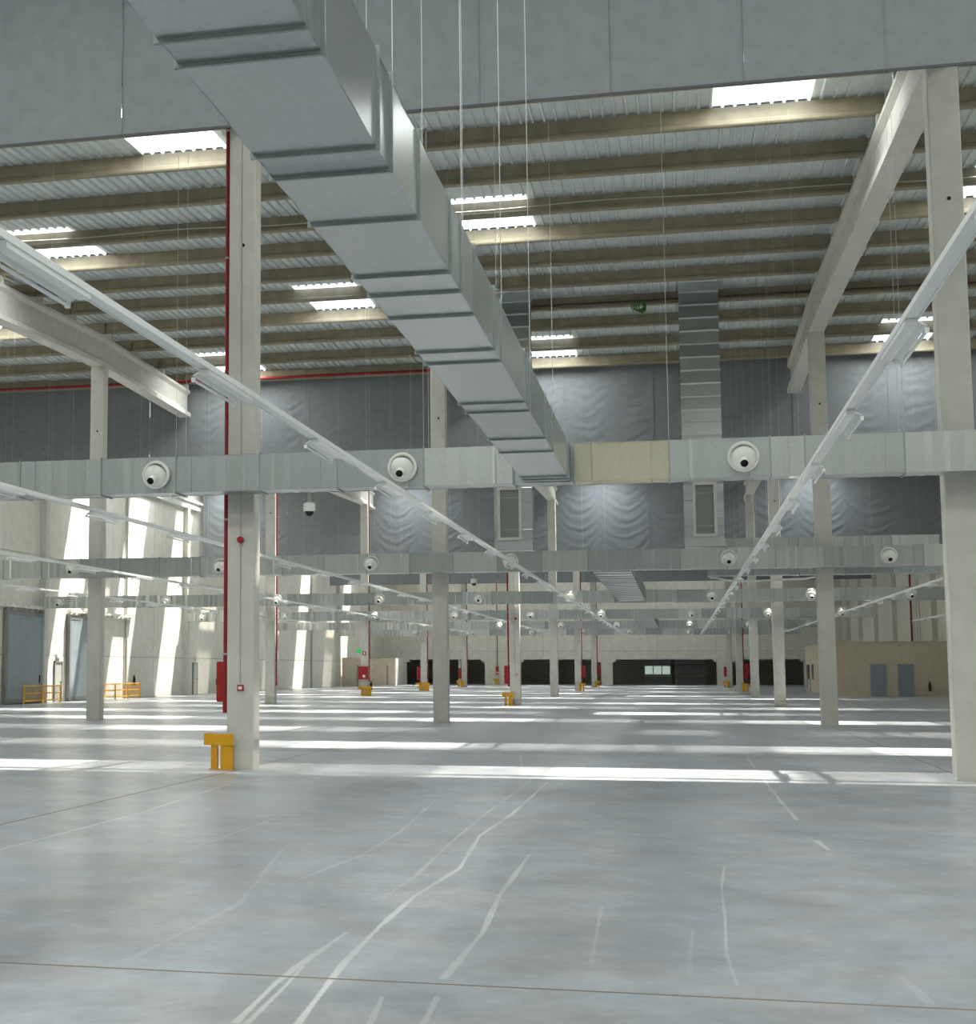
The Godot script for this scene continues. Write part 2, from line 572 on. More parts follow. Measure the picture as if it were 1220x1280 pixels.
	put("sill", boxmesh(-3.15, -0.35, 0.9, 1.02, -0.06, 0.06), M.conduit, g)
	put("sill", boxmesh(0.4, 3.2, 0.9, 1.02, -0.06, 0.06), M.conduit, g)
	put("post", boxmesh(-0.25, 0.1, 0, 2.66, -0.05, 0.12), M.wall_backing, g)
	put("post", boxmesh(0.2, 0.32, 0, 2.66, -0.05, 0.12), M.conduit, g)

func build_roof() -> void:
	var c := setting("ceiling")
	var lights := rooflights()
	# corrugated deck, one mesh for each band between neighbouring column lines
	var edges := [WALL_L - 0.3, -19.5, -7.5, 4.5, WALL_R + 0.3]
	var breaks := []
	for k in range(-2, 8):
		breaks.append(RIDGE + PITCH_Z * (k - 1))
	for b in 4:
		var st := begin()
		var x: float = edges[b]
		while x < edges[b + 1] - 0.01:
			var cuts := []
			for r in lights:
				if x + 0.125 > r[0] - 1.0 and x + 0.125 < r[0] + 1.0:
					cuts.append([r[1], r[2]])
			cuts.sort_custom(func(p, q): return p[0] < q[0])
			var z := BACK - 0.3
			cuts.append([FAR + 0.3, FAR + 0.3])
			for cut in cuts:
				deck_strip(st, x, z, cut[0], breaks)
				z = cut[1]
			x += 0.25
		put("deck_sheet", st.commit(), M.deck, c)
	# purlins over the part of the roof that can be seen, each spanning one bay
	var outline := PackedVector2Array([Vector2(-0.2, 0.03), Vector2(-0.17, 0.0), Vector2(-0.03, 0.0), Vector2(0.0, 0.03), Vector2(0.0, 0.09), Vector2(-0.03, 0.13), Vector2(-0.03, 0.41), Vector2(-0.17, 0.41), Vector2(-0.17, 0.13), Vector2(-0.2, 0.09)])
	var sp := begin()
	prism(sp, outline, func(p): return Vector3(0.02, p.y, -p.x), func(p): return Vector3(PITCH_X - 0.02, p.y, -p.x))
	var pm := sp.commit()
	for z in PURLIN_Z:
		for b in 4:
			put("purlin", pm, M.purlin, c, V(-31.5 + PITCH_X * b, purlin_base(z), z))
	# plain outer roof above the deck keeps the daylight out everywhere else: insulation boards between the rooflights
	for r in lights:
		window_count += 1
		var w := setting("window_%d" % window_count)
		for half in 2:
			var s2 := begin()
			for k in 4:
				deck_strip(s2, r[0] - 1.0 + half + k * 0.25, r[1], r[2], [])
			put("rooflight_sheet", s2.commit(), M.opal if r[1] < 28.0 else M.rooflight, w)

func deck_strip(st: SurfaceTool, x: float, z0: float, z1: float, breaks: Array) -> void:
	var zs := [z0]
	for b in breaks:
		if b > z0 + 0.01 and b < z1 - 0.01:
			zs.append(b)
	zs.append(z1)
	var prof := [Vector2(0, 0.055), Vector2(0.165, 0.055), Vector2(0.187, 0.0), Vector2(0.227, 0.0), Vector2(0.25, 0.055)]
	for i in zs.size() - 1:
		if zs[i + 1] - zs[i] < 0.02:
			continue
		for k in 4:
			var a: Vector2 = prof[k]
			var b2: Vector2 = prof[k + 1]
			quad(st, V(x + a.x, deck_base(zs[i]) + a.y, zs[i]), V(x + b2.x, deck_base(zs[i]) + b2.y, zs[i]), V(x + b2.x, deck_base(zs[i + 1]) + b2.y, zs[i + 1]), V(x + a.x, deck_base(zs[i + 1]) + a.y, zs[i + 1]), Vector3.DOWN)

# ------------------------------------------------------------------ columns and beams
func build_columns() -> void:
	var labels := {
		"0,1": "pale concrete column with red hose cabinet and red siren, nearest on the left",
		"1,1": "pale concrete column cut by the right edge of the picture, nearest on the right",
		"-1,2": "pale concrete column at far left, standing before the grey sliding doors",
		"0,2": "pale concrete column just left of centre with nothing fixed to it",
		"1,2": "grey concrete column directly in front of the beige office block",
		"-1,3": "concrete column seen just right of the nearest left column, dark red pipe beside it",
		"0,3": "concrete column with bright right edge, third along the centre line",
		"1,3": "concrete column third along the right-hand line, left of the office block",
		"-1,4": "concrete column with red cabinet facing forward, fourth along the left line",
		"0,4": "bare concrete column fourth along the centre line, before the black openings",
		"1,4": "bare concrete column fourth along the right-hand line",
		"-1,5": "distant concrete column fifth along the left line, yellow guard at its foot",
		"0,5": "distant concrete column fifth along the centre line with red cabinet on its right",
		"1,5": "distant concrete column fifth along the right line with red cabinet on its right",
		"-1,6": "farthest concrete column of the left line, before a black opening",
		"0,6": "farthest concrete column of the centre line, left of the wide opening",
		"1,6": "farthest concrete column of the right line, by the wide opening's right end",
	}
	var meshes := {}
	for h in [beam_base(RIDGE), beam_base(RIDGE + PITCH_Z)]:
		var w := 0.247
		var d := 0.40
		var c := 0.018
		var o := PackedVector2Array([Vector2(-w + c, 0), Vector2(w - c, 0), Vector2(w, c), Vector2(w, d - c), Vector2(w - c, d), Vector2(-w + c, d), Vector2(-w, d - c), Vector2(-w, c)])
		var st := begin()
		prism(st, o, func(p): return Vector3(p.x, 0, -p.y), func(p): return Vector3(p.x, h, -p.y))
		meshes[snappedf(h, 0.01)] = st.commit()
	var socket := begin()
	tube(socket, Vector3(0, 0, 0.004), Vector3(0, 0, -0.02), 0.035, 10)
	var socket_mesh := socket.commit()
	for i in [-1, 0, 1]:
		for row in range(1, 7):
			if i == -1 and row == 1:
				continue
			var x: float = COL_X[i + 1]
			var h2 := beam_base(row_z(row))
			var t := thing("concrete_column", labels["%d,%d" % [i, row]], "column", V(x, 0, row_z(row)))
			put("shaft", meshes[snappedf(h2, 0.01)], M.concrete, t)
			if row <= 3:
				put("lifting_socket", socket_mesh, M.black, t, Vector3(0.02, h2 - 2.3, 0))
			if row <= 3 and i == 0 and row != 2:
				var st2 := begin()
				tube(st2, Vector3(0.0, 1.5, 0.008), Vector3(0.0, h2, 0.008), 0.010, 6)
				put("conduit", st2.commit(), M.conduit, t)

func beam(label: String, x: float, z0: float, z1: float, pads: Array) -> void:
	var t := thing("roof_beam", label, "beam", V(x, beam_base(z0), z0))
	var o := PackedVector2Array([Vector2(-0.24, 0), Vector2(0.24, 0), Vector2(0.24, 0.16), Vector2(0.09, 0.26), Vector2(0.09, 0.90), Vector2(0.21, 1.0), Vector2(0.21, 1.1), Vector2(-0.21, 1.1), Vector2(-0.21, 1.0), Vector2(-0.09, 0.90), Vector2(-0.09, 0.26), Vector2(-0.24, 0.16)])
	var stops := [z0]
	for k in range(-1, 6):
		var zb := RIDGE + PITCH_Z * k
		if zb > z0 + 0.1 and zb < z1 - 0.1:
			stops.append(zb)
	stops.append(z1)
	var st := begin()
	for k in stops.size() - 1:
		var a: float = stops[k]
		var b: float = stops[k + 1]
		prism(st, o, func(p): return Vector3(p.x, p.y + beam_base(a) - beam_base(z0), -(a - z0)), func(p): return Vector3(p.x, p.y + beam_base(b) - beam_base(z0), -(b - z0)))
	put("girder", st.commit(), M.concrete, t)
	for z in pads:
		if z > z0 + 0.3 and z < z1:
			put("bearing_pad", boxmesh(-0.2, 0.2, 1.1 - 0.01, 1.32, -0.18, -0.02), M.concrete, t, Vector3(0, beam_base(z) - beam_base(z0), -(z - z0)))

func build_beams() -> void:
	var names := ["left", "centre", "right"]
	var near := ["long concrete roof beam at left above the grey curtain, nearer of two spliced", "long concrete roof beam hidden behind the big silver duct", "long pale concrete roof beam running to the top of the right edge column"]
	var stub := ["short concrete beam end past the splice, in front of curtain at left", "short concrete beam end behind the big silver duct before the curtain", "short concrete beam end hanging past the column at upper right"]
	var far := ["distant concrete beam seen below the near cross duct, left line", "distant concrete beam seen below the near cross duct, at centre", "distant concrete beam seen below the near cross duct, right line"]
	for k in 3:
		beam(near[k], COL_X[k], 20.3, RIDGE + 0.18, PURLIN_Z)
		beam(stub[k], COL_X[k], RIDGE + 0.2, 59.9, PURLIN_Z)
		beam(far[k], COL_X[k], 60.5, 100.0, [])

# ------------------------------------------------------------------ smoke curtains
func curtain(label: String, zf: float, y0: float, strength: float, seed_: int, width: float, fold: float) -> void:
	var t := thing("smoke_curtain", label, "curtain", V(0, y0, zf))
	var top := deck_base(zf) - 0.02
	var h := top - y0
	var n := FastNoiseLite.new()
	n.seed = seed_
	n.frequency = 0.55
	var meshes := []
	for v in 4:
		var st := begin()
		var nu := 12 if width < 2.0 else 20
		var nv := 56
		for j in nv:
			for i in nu:
				for q in [[0, 0], [1, 1], [1, 0], [0, 0], [0, 1], [1, 1]]:
					var u := float(i + q[0]) / nu
					var w := float(j + q[1]) / nv
					var s := 2.0 * u - 1.0
					var y := w * h
					var drape := y - (0.25 + 0.07 * v) * width * s * s + 0.25 * n.get_noise_2d(s * 1.5 + v * 9.0, y * 1.2)
					var amp: float = strength * (1.0 - pow(absf(s), 4.0)) * clampf((h - y) / 1.2, 0.0, 1.0) * (0.55 + 0.9 * maxf(0.0, n.get_noise_2d(v * 31.0 + s, y * 0.5)))
					var d := amp * (sin(TAU * drape / fold) + 0.45 * sin(TAU * drape / (fold * 0.61) + 1.3 * v)) + 0.035 * n.get_noise_2d(u * 3.0 + v * 7.0, y * 0.7) * (1.0 - s * s)
					st.add_vertex(Vector3(u * width, y, d))
		st.index()
		st.generate_normals()
		meshes.append(st.commit())
	var r := RandomNumberGenerator.new()
	r.seed = seed_
	var x := -31.35
	var k := 0
	while x < WALL_R - width + 0.1:
		put("cloth_panel", meshes[r.randi_range(0, 3)], M.cloth, t, Vector3(x, 0, 0.012 if k % 2 else -0.012))
		x += width
		k += 1
	put("hem_bar", boxmesh(-31.35, x, -0.035, 0.0, -0.012, 0.012), M.hem, t)

func build_curtains() -> void:
	curtain("smooth grey smoke curtain across the top of the picture, nearest", 20.0, 9.3, 0.003, 4, 47.7 / 28.0, 0.8)
	curtain("grey wrinkled smoke curtain hanging behind the nearest cross duct, below the last purlin", 60.15, 9.3, 0.020, 5, 47.7 / 28.0, 0.42)
	curtain("bluish wrinkled smoke curtain seen between the first and second cross ducts", 100.3, 9.25, 0.040, 6, 47.7 / 16.0, 0.62)
	curtain("dark strip of smoke curtain seen just under the second cross duct, farthest", 140.0, 9.45, 0.012, 7, 47.7 / 16.0, 0.6)

# ------------------------------------------------------------------ ventilation
var section_mesh := {}

func duct_section_mesh(len_: float, h: float, d: float, plain := false) -> ArrayMesh:
	# a length of duct along +x from 0, front at z 0, standing on y 0, with shallow stiffening beads
	var key := "%.3f,%.3f,%.3f,%s" % [len_, h, d, plain]
	if section_mesh.has(key):
		return section_mesh[key]
	var st := begin()
	var n := 1 if plain else maxi(1, int(round(len_ / 0.29)))
	var bow := 0.006 if plain else 0.013
	for k in n:
		var xa := len_ * k / n
		var xb := len_ * (k + 1) / n
		var lean := 0.5 if plain else 0.5 + 0.42 * sin(k * 2.4 + len_ * 5.0)   # each field buckles a little differently
		var xm := lerpf(xa, xb, lean)
		# front and back: each field bows in a little between the beads
		for s in [[0.0, 1.0], [-d, -1.0]]:
			var z: float = s[0]
			var o := Vector3(0, 0, s[1])
			quad(st, Vector3(xa, 0, z), Vector3(xa, h, z), Vector3(xm, h, z - bow * s[1]), Vector3(xm, 0, z - bow * s[1]), o)
			quad(st, Vector3(xm, 0, z - bow * s[1]), Vector3(xm, h, z - bow * s[1]), Vector3(xb, h, z), Vector3(xb, 0, z), o)
		for s in [[0.0, -1.0], [h, 1.0]]:
			var y: float = s[0]
			var o2 := Vector3(0, s[1], 0)
			quad(st, Vector3(xa, y, 0), Vector3(xa, y, -d), Vector3(xm, y - bow * s[1], -d), Vector3(xm, y - bow * s[1], 0), o2)
			quad(st, Vector3(xm, y - bow * s[1], 0), Vector3(xm, y - bow * s[1], -d), Vector3(xb, y, -d), Vector3(xb, y, 0), o2)
		if k:
			bx(st, xa - 0.006, xa + 0.006, 0.0, h, -0.004, 0.0)
	quad(st, Vector3(0, 0, 0), Vector3(0, h, 0), Vector3(0, h, -d), Vector3(0, 0, -d), Vector3.LEFT)
	quad(st, Vector3(len_, 0, 0), Vector3(len_, h, 0), Vector3(len_, h, -d), Vector3(len_, 0, -d), Vector3.RIGHT)
	section_mesh[key] = st.commit()
	return section_mesh[key]

func flange_mesh(h: float, d: float) -> ArrayMesh:
	var key := "flange%.3f,%.3f" % [h, d]
	if not section_mesh.has(key):
		var st := begin()
		var e := 0.022
		var w := 0.011
		bx(st, -w, w, -e, 0.0, -e, d + e)
		bx(st, -w, w, h, h + e, -e, d + e)
		bx(st, -w, w, 0.0, h, -e, 0.0)
		bx(st, -w, w, 0.0, h, d, d + e)
		section_mesh[key] = st.commit()
	return section_mesh[key]

var nozzle_parts := []

func nozzle(parent: Node3D, at: Vector3) -> void:
	if nozzle_parts.is_empty():
		var ring := begin()
		lathe(ring, [Vector2(0.0, -0.02), Vector2(0.20, -0.02), Vector2(0.242, -0.02), Vector2(0.250, 0.0), Vector2(0.250, 0.05), Vector2(0.242, 0.06), Vector2(0.21, 0.065), Vector2(0.19, 0.055)], 32)
		var dome := begin()
		var prof := []
		for k in 9:
			var a := deg_to_rad(8.0 + k * 8.2)
			prof.append(Vector2(0.205 * cos(a), 0.05 + 0.205 * sin(a) * 0.9))
		prof.append(Vector2(0.080, 0.255))
		prof.append(Vector2(0.074, 0.36))
		prof.append(Vector2(0.070, 0.366))
		prof.append(Vector2(0.060, 0.36))
		lathe(dome, prof, 32)
		var bore := begin()
		lathe(bore, [Vector2(0.0, 0.32), Vector2(0.060, 0.32), Vector2(0.060, 0.361)], 24)
		nozzle_parts = [ring.commit(), dome.commit(), bore.commit()]
	var t := sub("air_nozzle", parent, at)
	put("collar", nozzle_parts[0], M.white, t)
	var d := put("jet_dome", nozzle_parts[1], M.white, t)
	d.rotation_degrees = Vector3(24, 0, 0)
	var b := put("throat", nozzle_parts[2], M.black, t)
	b.rotation_degrees = Vector3(24, 0, 0)

func cross_duct(k: int, label: String, x0: float, x1: float, jets: Array, joints: Array) -> void:
	var zf := 25.6 + PITCH_Z * k
	var y := 4.83 if k < 2 else 4.78
	var h := 0.64 if k < 2 else 0.58
	var d := 0.55
	var t := thing("cross_duct", label, "duct", V(x0, y, zf))
	rng.seed = 100 + k
	var stops := [x0]
	if joints.is_empty():
		while stops[-1] < x1 - 2.0:
			stops.append(stops[-1] + 1.42)
	else:
		stops.append_array(joints)
	stops.append(x1)
	for i in stops.size() - 1:
		var m: Material = M.zinc[rng.randi_range(0, 3)]
		if k == 0 and absf((stops[i] + stops[i + 1]) * 0.5 + 0.83) < 0.5:
			m = M.film
		put("duct_section", duct_section_mesh(snappedf(stops[i + 1] - stops[i], 0.01), h, d), m, t, Vector3(stops[i] - x0, 0, 0))
		put("flange", flange_mesh(h, d), M.zinc_flange, t, Vector3(stops[i] - x0, 0, 0))
	for jx in jets:
		nozzle(t, Vector3(jx - x0, h * 0.5 + 0.0, 0.02))
	# hanger wires up to the roof
	var w := begin()
	var top := deck_base(zf) - y
	tube(w, Vector3(0, h, 0), Vector3(0, top, 0), 0.0035 if k == 0 else 0.002, 5, false)
	var wm := w.commit()
	if true:
		for i in range(1, stops.size() - 1, 3 if k == 0 else 9):
			for dz in [0.0, d]:
				put("hanger_wire", wm, M.wire, t, Vector3(stops[i] - x0, 0.0, -dz))

func main_duct(label: String, z0: float, stops: Array, x0: float, x1: float, y0: float, h: float, wires: bool) -> void:
	var t := thing("main_duct", label, "duct", V(x0, y0, z0))
	rng.seed = 55
	var w := x1 - x0
	for i in stops.size() - 1:
		var len_: float = stops[i + 1] - stops[i]
		# built along +x, then turned to run forward
		var o := put("duct_section", duct_section_mesh(snappedf(len_, 0.01), h, w, true), M.zinc[rng.randi_range(0, 3)], t, Vector3(0, 0, -(stops[i] - z0)))
		o.rotation.y = PI / 2.0
		var fl := put("flange", flange_mesh(h, w), M.zinc_flange, t, Vector3(0, 0, -(stops[i] - z0)))
		fl.rotation.y = PI / 2.0
	# after the turn the front face (local z 0) looks to +x, so the pieces hang on the right side
	for c in t.get_children():
		c.position.x = w
	if wires:
		var wm := begin()
		tube(wm, Vector3(0, 0, 0), Vector3(0, 8.2, 0), 0.0035, 5, false)
		var m := wm.commit()
		for z in [7.24, 9.13, 12.3, 15.25, 18.35, 21.9]:
			for x in [-0.02, w + 0.02]:
				put("hanger_wire", m, M.wire, t, Vector3(x, 0.05, -(z - z0)))

func riser(label: String, x0: float, x1: float, gx0: float, gx1: float) -> void:
	# square air riser from the roof down on to the second cross duct, with a framed hatch low on its front
	var zf := 49.42
	var d := 0.7
	var y0 := 5.53
	var y1 := deck_base(zf) - 0.02
	var t := thing("air_riser", label, "duct", V(x0, y0, zf))
	var y := 0.0
	var k := 0
	rng.seed = 9
	var heights := [0.36, 1.62, 1.1]
	while y < y1 - y0 - 0.05:
		var h: float = heights[k] if k < 3 else 0.42
		h = minf(h, y1 - y0 - y)
		var o := put("duct_section", duct_section_mesh(snappedf(h, 0.01), x1 - x0, d), M.zinc[rng.randi_range(0, 3)], t, Vector3(x1 - x0, y, 0))
		o.rotation.z = PI / 2.0
		var fl := put("flange", flange_mesh(x1 - x0, d), M.zinc_flange, t, Vector3(x1 - x0, y, 0))
		fl.rotation.z = PI / 2.0
		fl.scale = Vector3(0.4, 0.985, 0.985)
		y += h
		k += 1
	var g := sub("access_hatch", t, Vector3(0, 0, 0))
	var a := gx0 - x0
	var b := gx1 - x0
	var lo := 0.40
	var hi := 1.93
	var fr := begin()
	bx(fr, a - 0.09, a, lo, hi, -0.09, 0.0)
	bx(fr, b, b + 0.09, lo, hi, -0.09, 0.0)
	bx(fr, a - 0.09, b + 0.09, hi, hi + 0.09, -0.09, 0.0)
	bx(fr, a - 0.09, b + 0.09, lo - 0.09, lo, -0.09, 0.0)
	put("frame", fr.commit(), M.concrete, g)
	put("inset_panel", boxmesh(a, b, lo, hi, -0.006, -0.001), M.door_frame, g)
	for yy in [lo + 0.25, hi - 0.25]:
		put("panel_fold", boxmesh(a, b, yy - 0.012, yy + 0.012, -0.014, -0.006), M.zinc_flange, g)

func build_ducts() -> void:
	cross_duct(0, "galvanised cross duct nearest the camera, spanning the whole picture", -22.0, 9.0, [-18.0, -13.3, -8.85, -4.46, 1.10, 6.0], [-20.6, -19.2, -17.8, -16.4, -15.0, -13.6, -12.25, -11.45, -9.9, -8.5, -6.98, -5.6, -4.1, -2.6, -1.60, -0.06, 1.52, 2.05, 3.55, 5.0, 6.4, 7.8])
	cross_duct(1, "second galvanised cross duct from the camera, below the wrinkled curtain", -24.0, 8.4, [-20.0, -14.73, -9.63, -5.11, 1.59, 6.25], [])
	cross_duct(2, "third galvanised cross duct from the camera", -31.2, 11.9, [-30.3, -24.66, -18.93, -13.87, -9.08, -4.83, 1.57, 5.9, 10.12], [])
	cross_duct(3, "fourth galvanised cross duct from the camera", -31.2, 11.3, [-30.1, -24.5, -18.7, -13.6, -8.83, -4.54, 0.88, 5.29, 9.51], [])
	cross_duct(4, "fifth galvanised cross duct from the camera, second from the far wall", -31.2, 10.6, [-24.0, -18.5, -13.4, -8.69, -4.47, 0.90, 5.2, 9.46], [])
	cross_duct(5, "farthest galvanised cross duct, just before the far wall", -31.2, 10.6, [-24.0, -18.5, -13.1, -8.46, -4.23, 1.06, 5.2, 9.41], [])
	main_duct("large galvanised main duct passing overhead down to the nearest cross duct", -6.0, [-6.0, -4.5, -3.0, -1.5, 0.0, 1.5, 3.0, 4.4, 5.6, 6.92, 7.24, 8.70, 9.13, 10.18, 11.67, 12.30, 13.15, 14.67, 15.25, 17.7, 18.35, 20.6, 21.9, 24.8, 25.18, 25.56], -2.41, -1.66, 4.84, 0.60, true)
	main_duct("galvanised main duct running from the second to the third cross duct", 49.9, [49.9, 51.3, 52.7, 54.1, 55.5, 56.9, 58.3, 59.7, 61.1, 62.5, 63.9, 65.3, 66.7, 68.1, 69.5, 71.0, 72.8], -2.6, -1.4, 4.84, 0.6, false)
	main_duct("galvanised main duct running from the fourth to the fifth cross duct", 97.2, [97.2, 99.0, 101.0, 103.0, 105.0, 107.0, 109.0, 111.0, 113.0, 115.0, 117.0, 119.0, 120.1], -2.6, -1.4, 4.8, 0.56, false)
	riser("square air riser with framed hatch right of the big overhead duct, lit from a rooflight", 0.29, 1.5, 0.65, 1.2)
	riser("square air riser with framed hatch half hidden behind the big overhead duct", -5.64, -4.42, -5.44, -4.84)
	# return duct behind the second cross duct
	var t := thing("return_duct", "deep galvanised return duct directly behind the second cross duct at right", "duct", V(1.0, 4.72, 51.2))
	rng.seed = 21
	for k in 5:
		put("duct_section", duct_section_mesh(1.4, 1.2, 0.6), M.zinc[rng.randi_range(0, 3)], t, Vector3(k * 1.4, 0, 0))
		put("flange", flange_mesh(1.2, 0.6), M.zinc_flange, t, Vector3(k * 1.4, 0, 0))
	var hose := begin()
	var pts := [V(1.05, 4.66, 51.3), V(1.25, 4.66, 51.3), V(1.55, 4.58, 51.3), V(1.9, 4.55, 51.3), V(2.6, 4.55, 51.3), V(4.0, 4.60, 51.3), V(4.3, 4.66, 51.3)]
	pathtube(hose, pts, 0.035, 8)
	var ho := put("air_hose", hose.commit(), M.white, self)
	ho.name = numbered("air_hose")
	tag(ho, "white hose sagging below the second cross duct at right", "hose")

# ------------------------------------------------------------------ light lines
func luminaire(parent: Node3D, at: Vector3, side: float, len_: float, m: Dictionary) -> void:
	var t := sub("luminaire", parent, at)
	var key := "%d" % int(side)
	if not m.has(key):
		var hs := begin()
		bx(hs, -0.05, 0.05, -0.055, -0.005, 0, len_)
		var rf := begin()
		# wing reflector that falls away from the rail and ends in a lip
		var o := PackedVector2Array([Vector2(side * 0.05, -0.02), Vector2(side * 0.125, -0.06), Vector2(side * 0.125, -0.068), Vector2(side * 0.05, -0.035)])
		prism(rf, o, func(p): return V(p.x, p.y, 0.0), func(p): return V(p.x, p.y, len_))
		var tb := begin()
		tube(tb, V(side * 0.125, -0.10, 0.05), V(side * 0.125, -0.10, len_ - 0.05), 0.016, 8)
		for z in [0.02, len_ - 0.06]:
			bx(tb, side * 0.125 - 0.018, side * 0.125 + 0.018, -0.12, -0.075, z, z + 0.04)
		m[key] = [hs.commit(), rf.commit(), tb.commit()]
	put("housing", m[key][0], M.rail, t)
	put("reflector", m[key][1], M.reflector, t)
	put("fluorescent_tube", m[key][2], M.tube, t)

func light_line(label: String, x: float, z0: float, z1: float, first: float, side: float, shared: Dictionary) -> void:
	var y := 4.66
	var t := thing("light_line", label, "ceiling light", V(x, y, z0))
	var st := begin()
	bx(st, -0.055, 0.055, 0.0, 0.05, 0, z1 - z0)
	bx(st, -0.062, -0.05, -0.012, 0.03, 0, z1 - z0)
	bx(st, 0.05, 0.062, -0.012, 0.03, 0, z1 - z0)
	put("trunking_rail", st.commit(), M.rail, t)
	var w := begin()
	tube(w, Vector3(0, 0.05, 0), Vector3(0, 8.6, 0), 0.0014, 4, false)
	var wm := w.commit()
	var z := first
	while z < z1 - 1.6:
		if z > z0:
			luminaire(t, V(0, 0, z - z0), side, 1.55, shared)
			if z < 58.0 and z > 21.0:
				put("hanger_wire", wm, M.wire, t, V(0, 0, z + 2.6 - z0))
		z += 4.68

func build_lights() -> void:
	var shared := {}
	light_line("long white light line crossing the left half of the picture diagonally", -4.4, 2.0, 140.0, 4.75, -1.0, shared)
	light_line("long white light line falling steeply from the right edge to the centre", 1.95, 2.0, 140.0, 4.05, 1.0, shared)
	light_line("white light line at left passing under the nearest cross duct, second from left", -10.45, 2.0, 140.0, 3.2, -1.0, shared)
	light_line("white light line low at right, passing in front of the office block", 8.45, 2.0, 140.0, 4.4, 1.0, shared)
	light_line("white light line at far left above the sliding doors, third from centre", -16.6, 2.0, 130.0, 3.9, -1.0, shared)
	light_line("shortest white light line close to the left wall", -22.9, 2.0, 98.0, 4.6, -1.0, shared)
	light_line("short white light line ending above the office block roof at right", 14.2, 40.0, 102.0, 41.0, 1.0, shared)

# ------------------------------------------------------------------ fire and safety equipment
func red_riser(label: String, x: float, zf: float, y0: float, top: float, r := 0.038) -> void:
	var t := thing("sprinkler_riser", label, "pipe", V(x, y0, zf))
	var st := begin()
	tube(st, Vector3.ZERO, Vector3(0, top - y0, 0), r, 10)
	put("pipe", st.commit(), M.red_pipe, t)
	var cl := begin()
	tube(cl, Vector3(0, 0, 0), Vector3(0, 0.22, 0), r * 1.25, 10)
	put("end_coupling", cl.commit(), M.red_pipe, t)
	var y := 2.0 - y0
	while y < top - y0 - 1.0:
		var c2 := begin()
		tube(c2, Vector3(0, 0, 0), Vector3(0, 0.035, 0), r * 1.3, 10)
		put("clamp", c2.commit(), M.conduit, t, Vector3(0, y, 0))
		y += 2.4

func cabinet(label: String, x0: float, x1: float, y0: float, y1: float, z0: float, z1: float, front_door: bool) -> void:
	var t := thing("hose_cabinet", label, "fire cabinet", V(x0, y0, z0))
	put("case", boxmesh(0, x1 - x0, 0, y1 - y0, 0, z1 - z0), M.red, t)
	if front_door:
		put("door", boxmesh(0.02, x1 - x0 - 0.02, 0.02, y1 - y0 - 0.02, -0.015, 0), M.red, t)
		var st := begin()
		lathe(st, [Vector2(0, 0.03), Vector2(0.09, 0.03), Vector2(0.1, 0.0)], 16)
		put("window", st.commit(), M.white, t, Vector3((x1 - x0) * 0.6, 0.2, 0.016))
	else:
		put("door", boxmesh(-0.015, 0, 0.02, y1 - y0 - 0.02, 0.02, z1 - z0 - 0.02), M.red, t)
		put("handle", boxmesh(-0.04, -0.015, 0.3, 0.4, 0.06, 0.09), M.black, t)

func guard(label: String, x0: float, x1: float, zf: float, mirror := false) -> void:
	# steel guard round the foot of a riser: two flat legs, each with a deep band folded back at the top
	var t := thing("pipe_guard", label, "guard", V(x0, 0, zf))
	var w := x1 - x0
	for l in [[0.37, 1.0, 0.58, 0.96, 0.0], [0.0, 0.325, 0.22, 0.42, 0.1]]:
		var st := begin()
		bx(st, l[0] * w, l[1] * w, 0.42, 0.62, l[4], l[4] + 0.02)
		bx(st, l[0] * w, l[0] * w + 0.02, 0.42, 0.62, l[4] + 0.02, l[4] + (0.11 if l[4] == 0.0 else 0.4))
		put("top_band", st.commit(), M.yellow, t)
		var s2 := begin()
		bx(s2, l[2] * w, l[3] * w, 0.012, 0.43, l[4] + 0.021, l[4] + 0.041)
		bx(s2, l[3] * w - 0.02, l[3] * w, 0.012, 0.43, l[4] + 0.041, l[4] + 0.1)
		put("leg", s2.commit(), M.yellow, t)
		put("foot_plate", boxmesh(l[2] * w - 0.03, l[3] * w + 0.02, 0.0, 0.012, l[4] - 0.01, l[4] + 0.12), M.yellow, t)
	if mirror:
		for c in t.get_children():
			c.scale.x = -1.0
			c.position.x = w

func extinguisher(label: String, at: Vector3) -> void:
	var t := thing("fire_extinguisher", label, "extinguisher", at)
	var st := begin()
	lathe(st, [Vector2(0, 0), Vector2(0.075, 0.0), Vector2(0.08, 0.02), Vector2(0.08, 0.42), Vector2(0.05, 0.5), Vector2(0.02, 0.52)], 14, Basis(Vector3.RIGHT, -PI / 2))
	put("cylinder", st.commit(), M.black, t)
	put("valve", boxmesh(-0.05, 0.05, 0.52, 0.58, -0.02, 0.02), M.black, t)

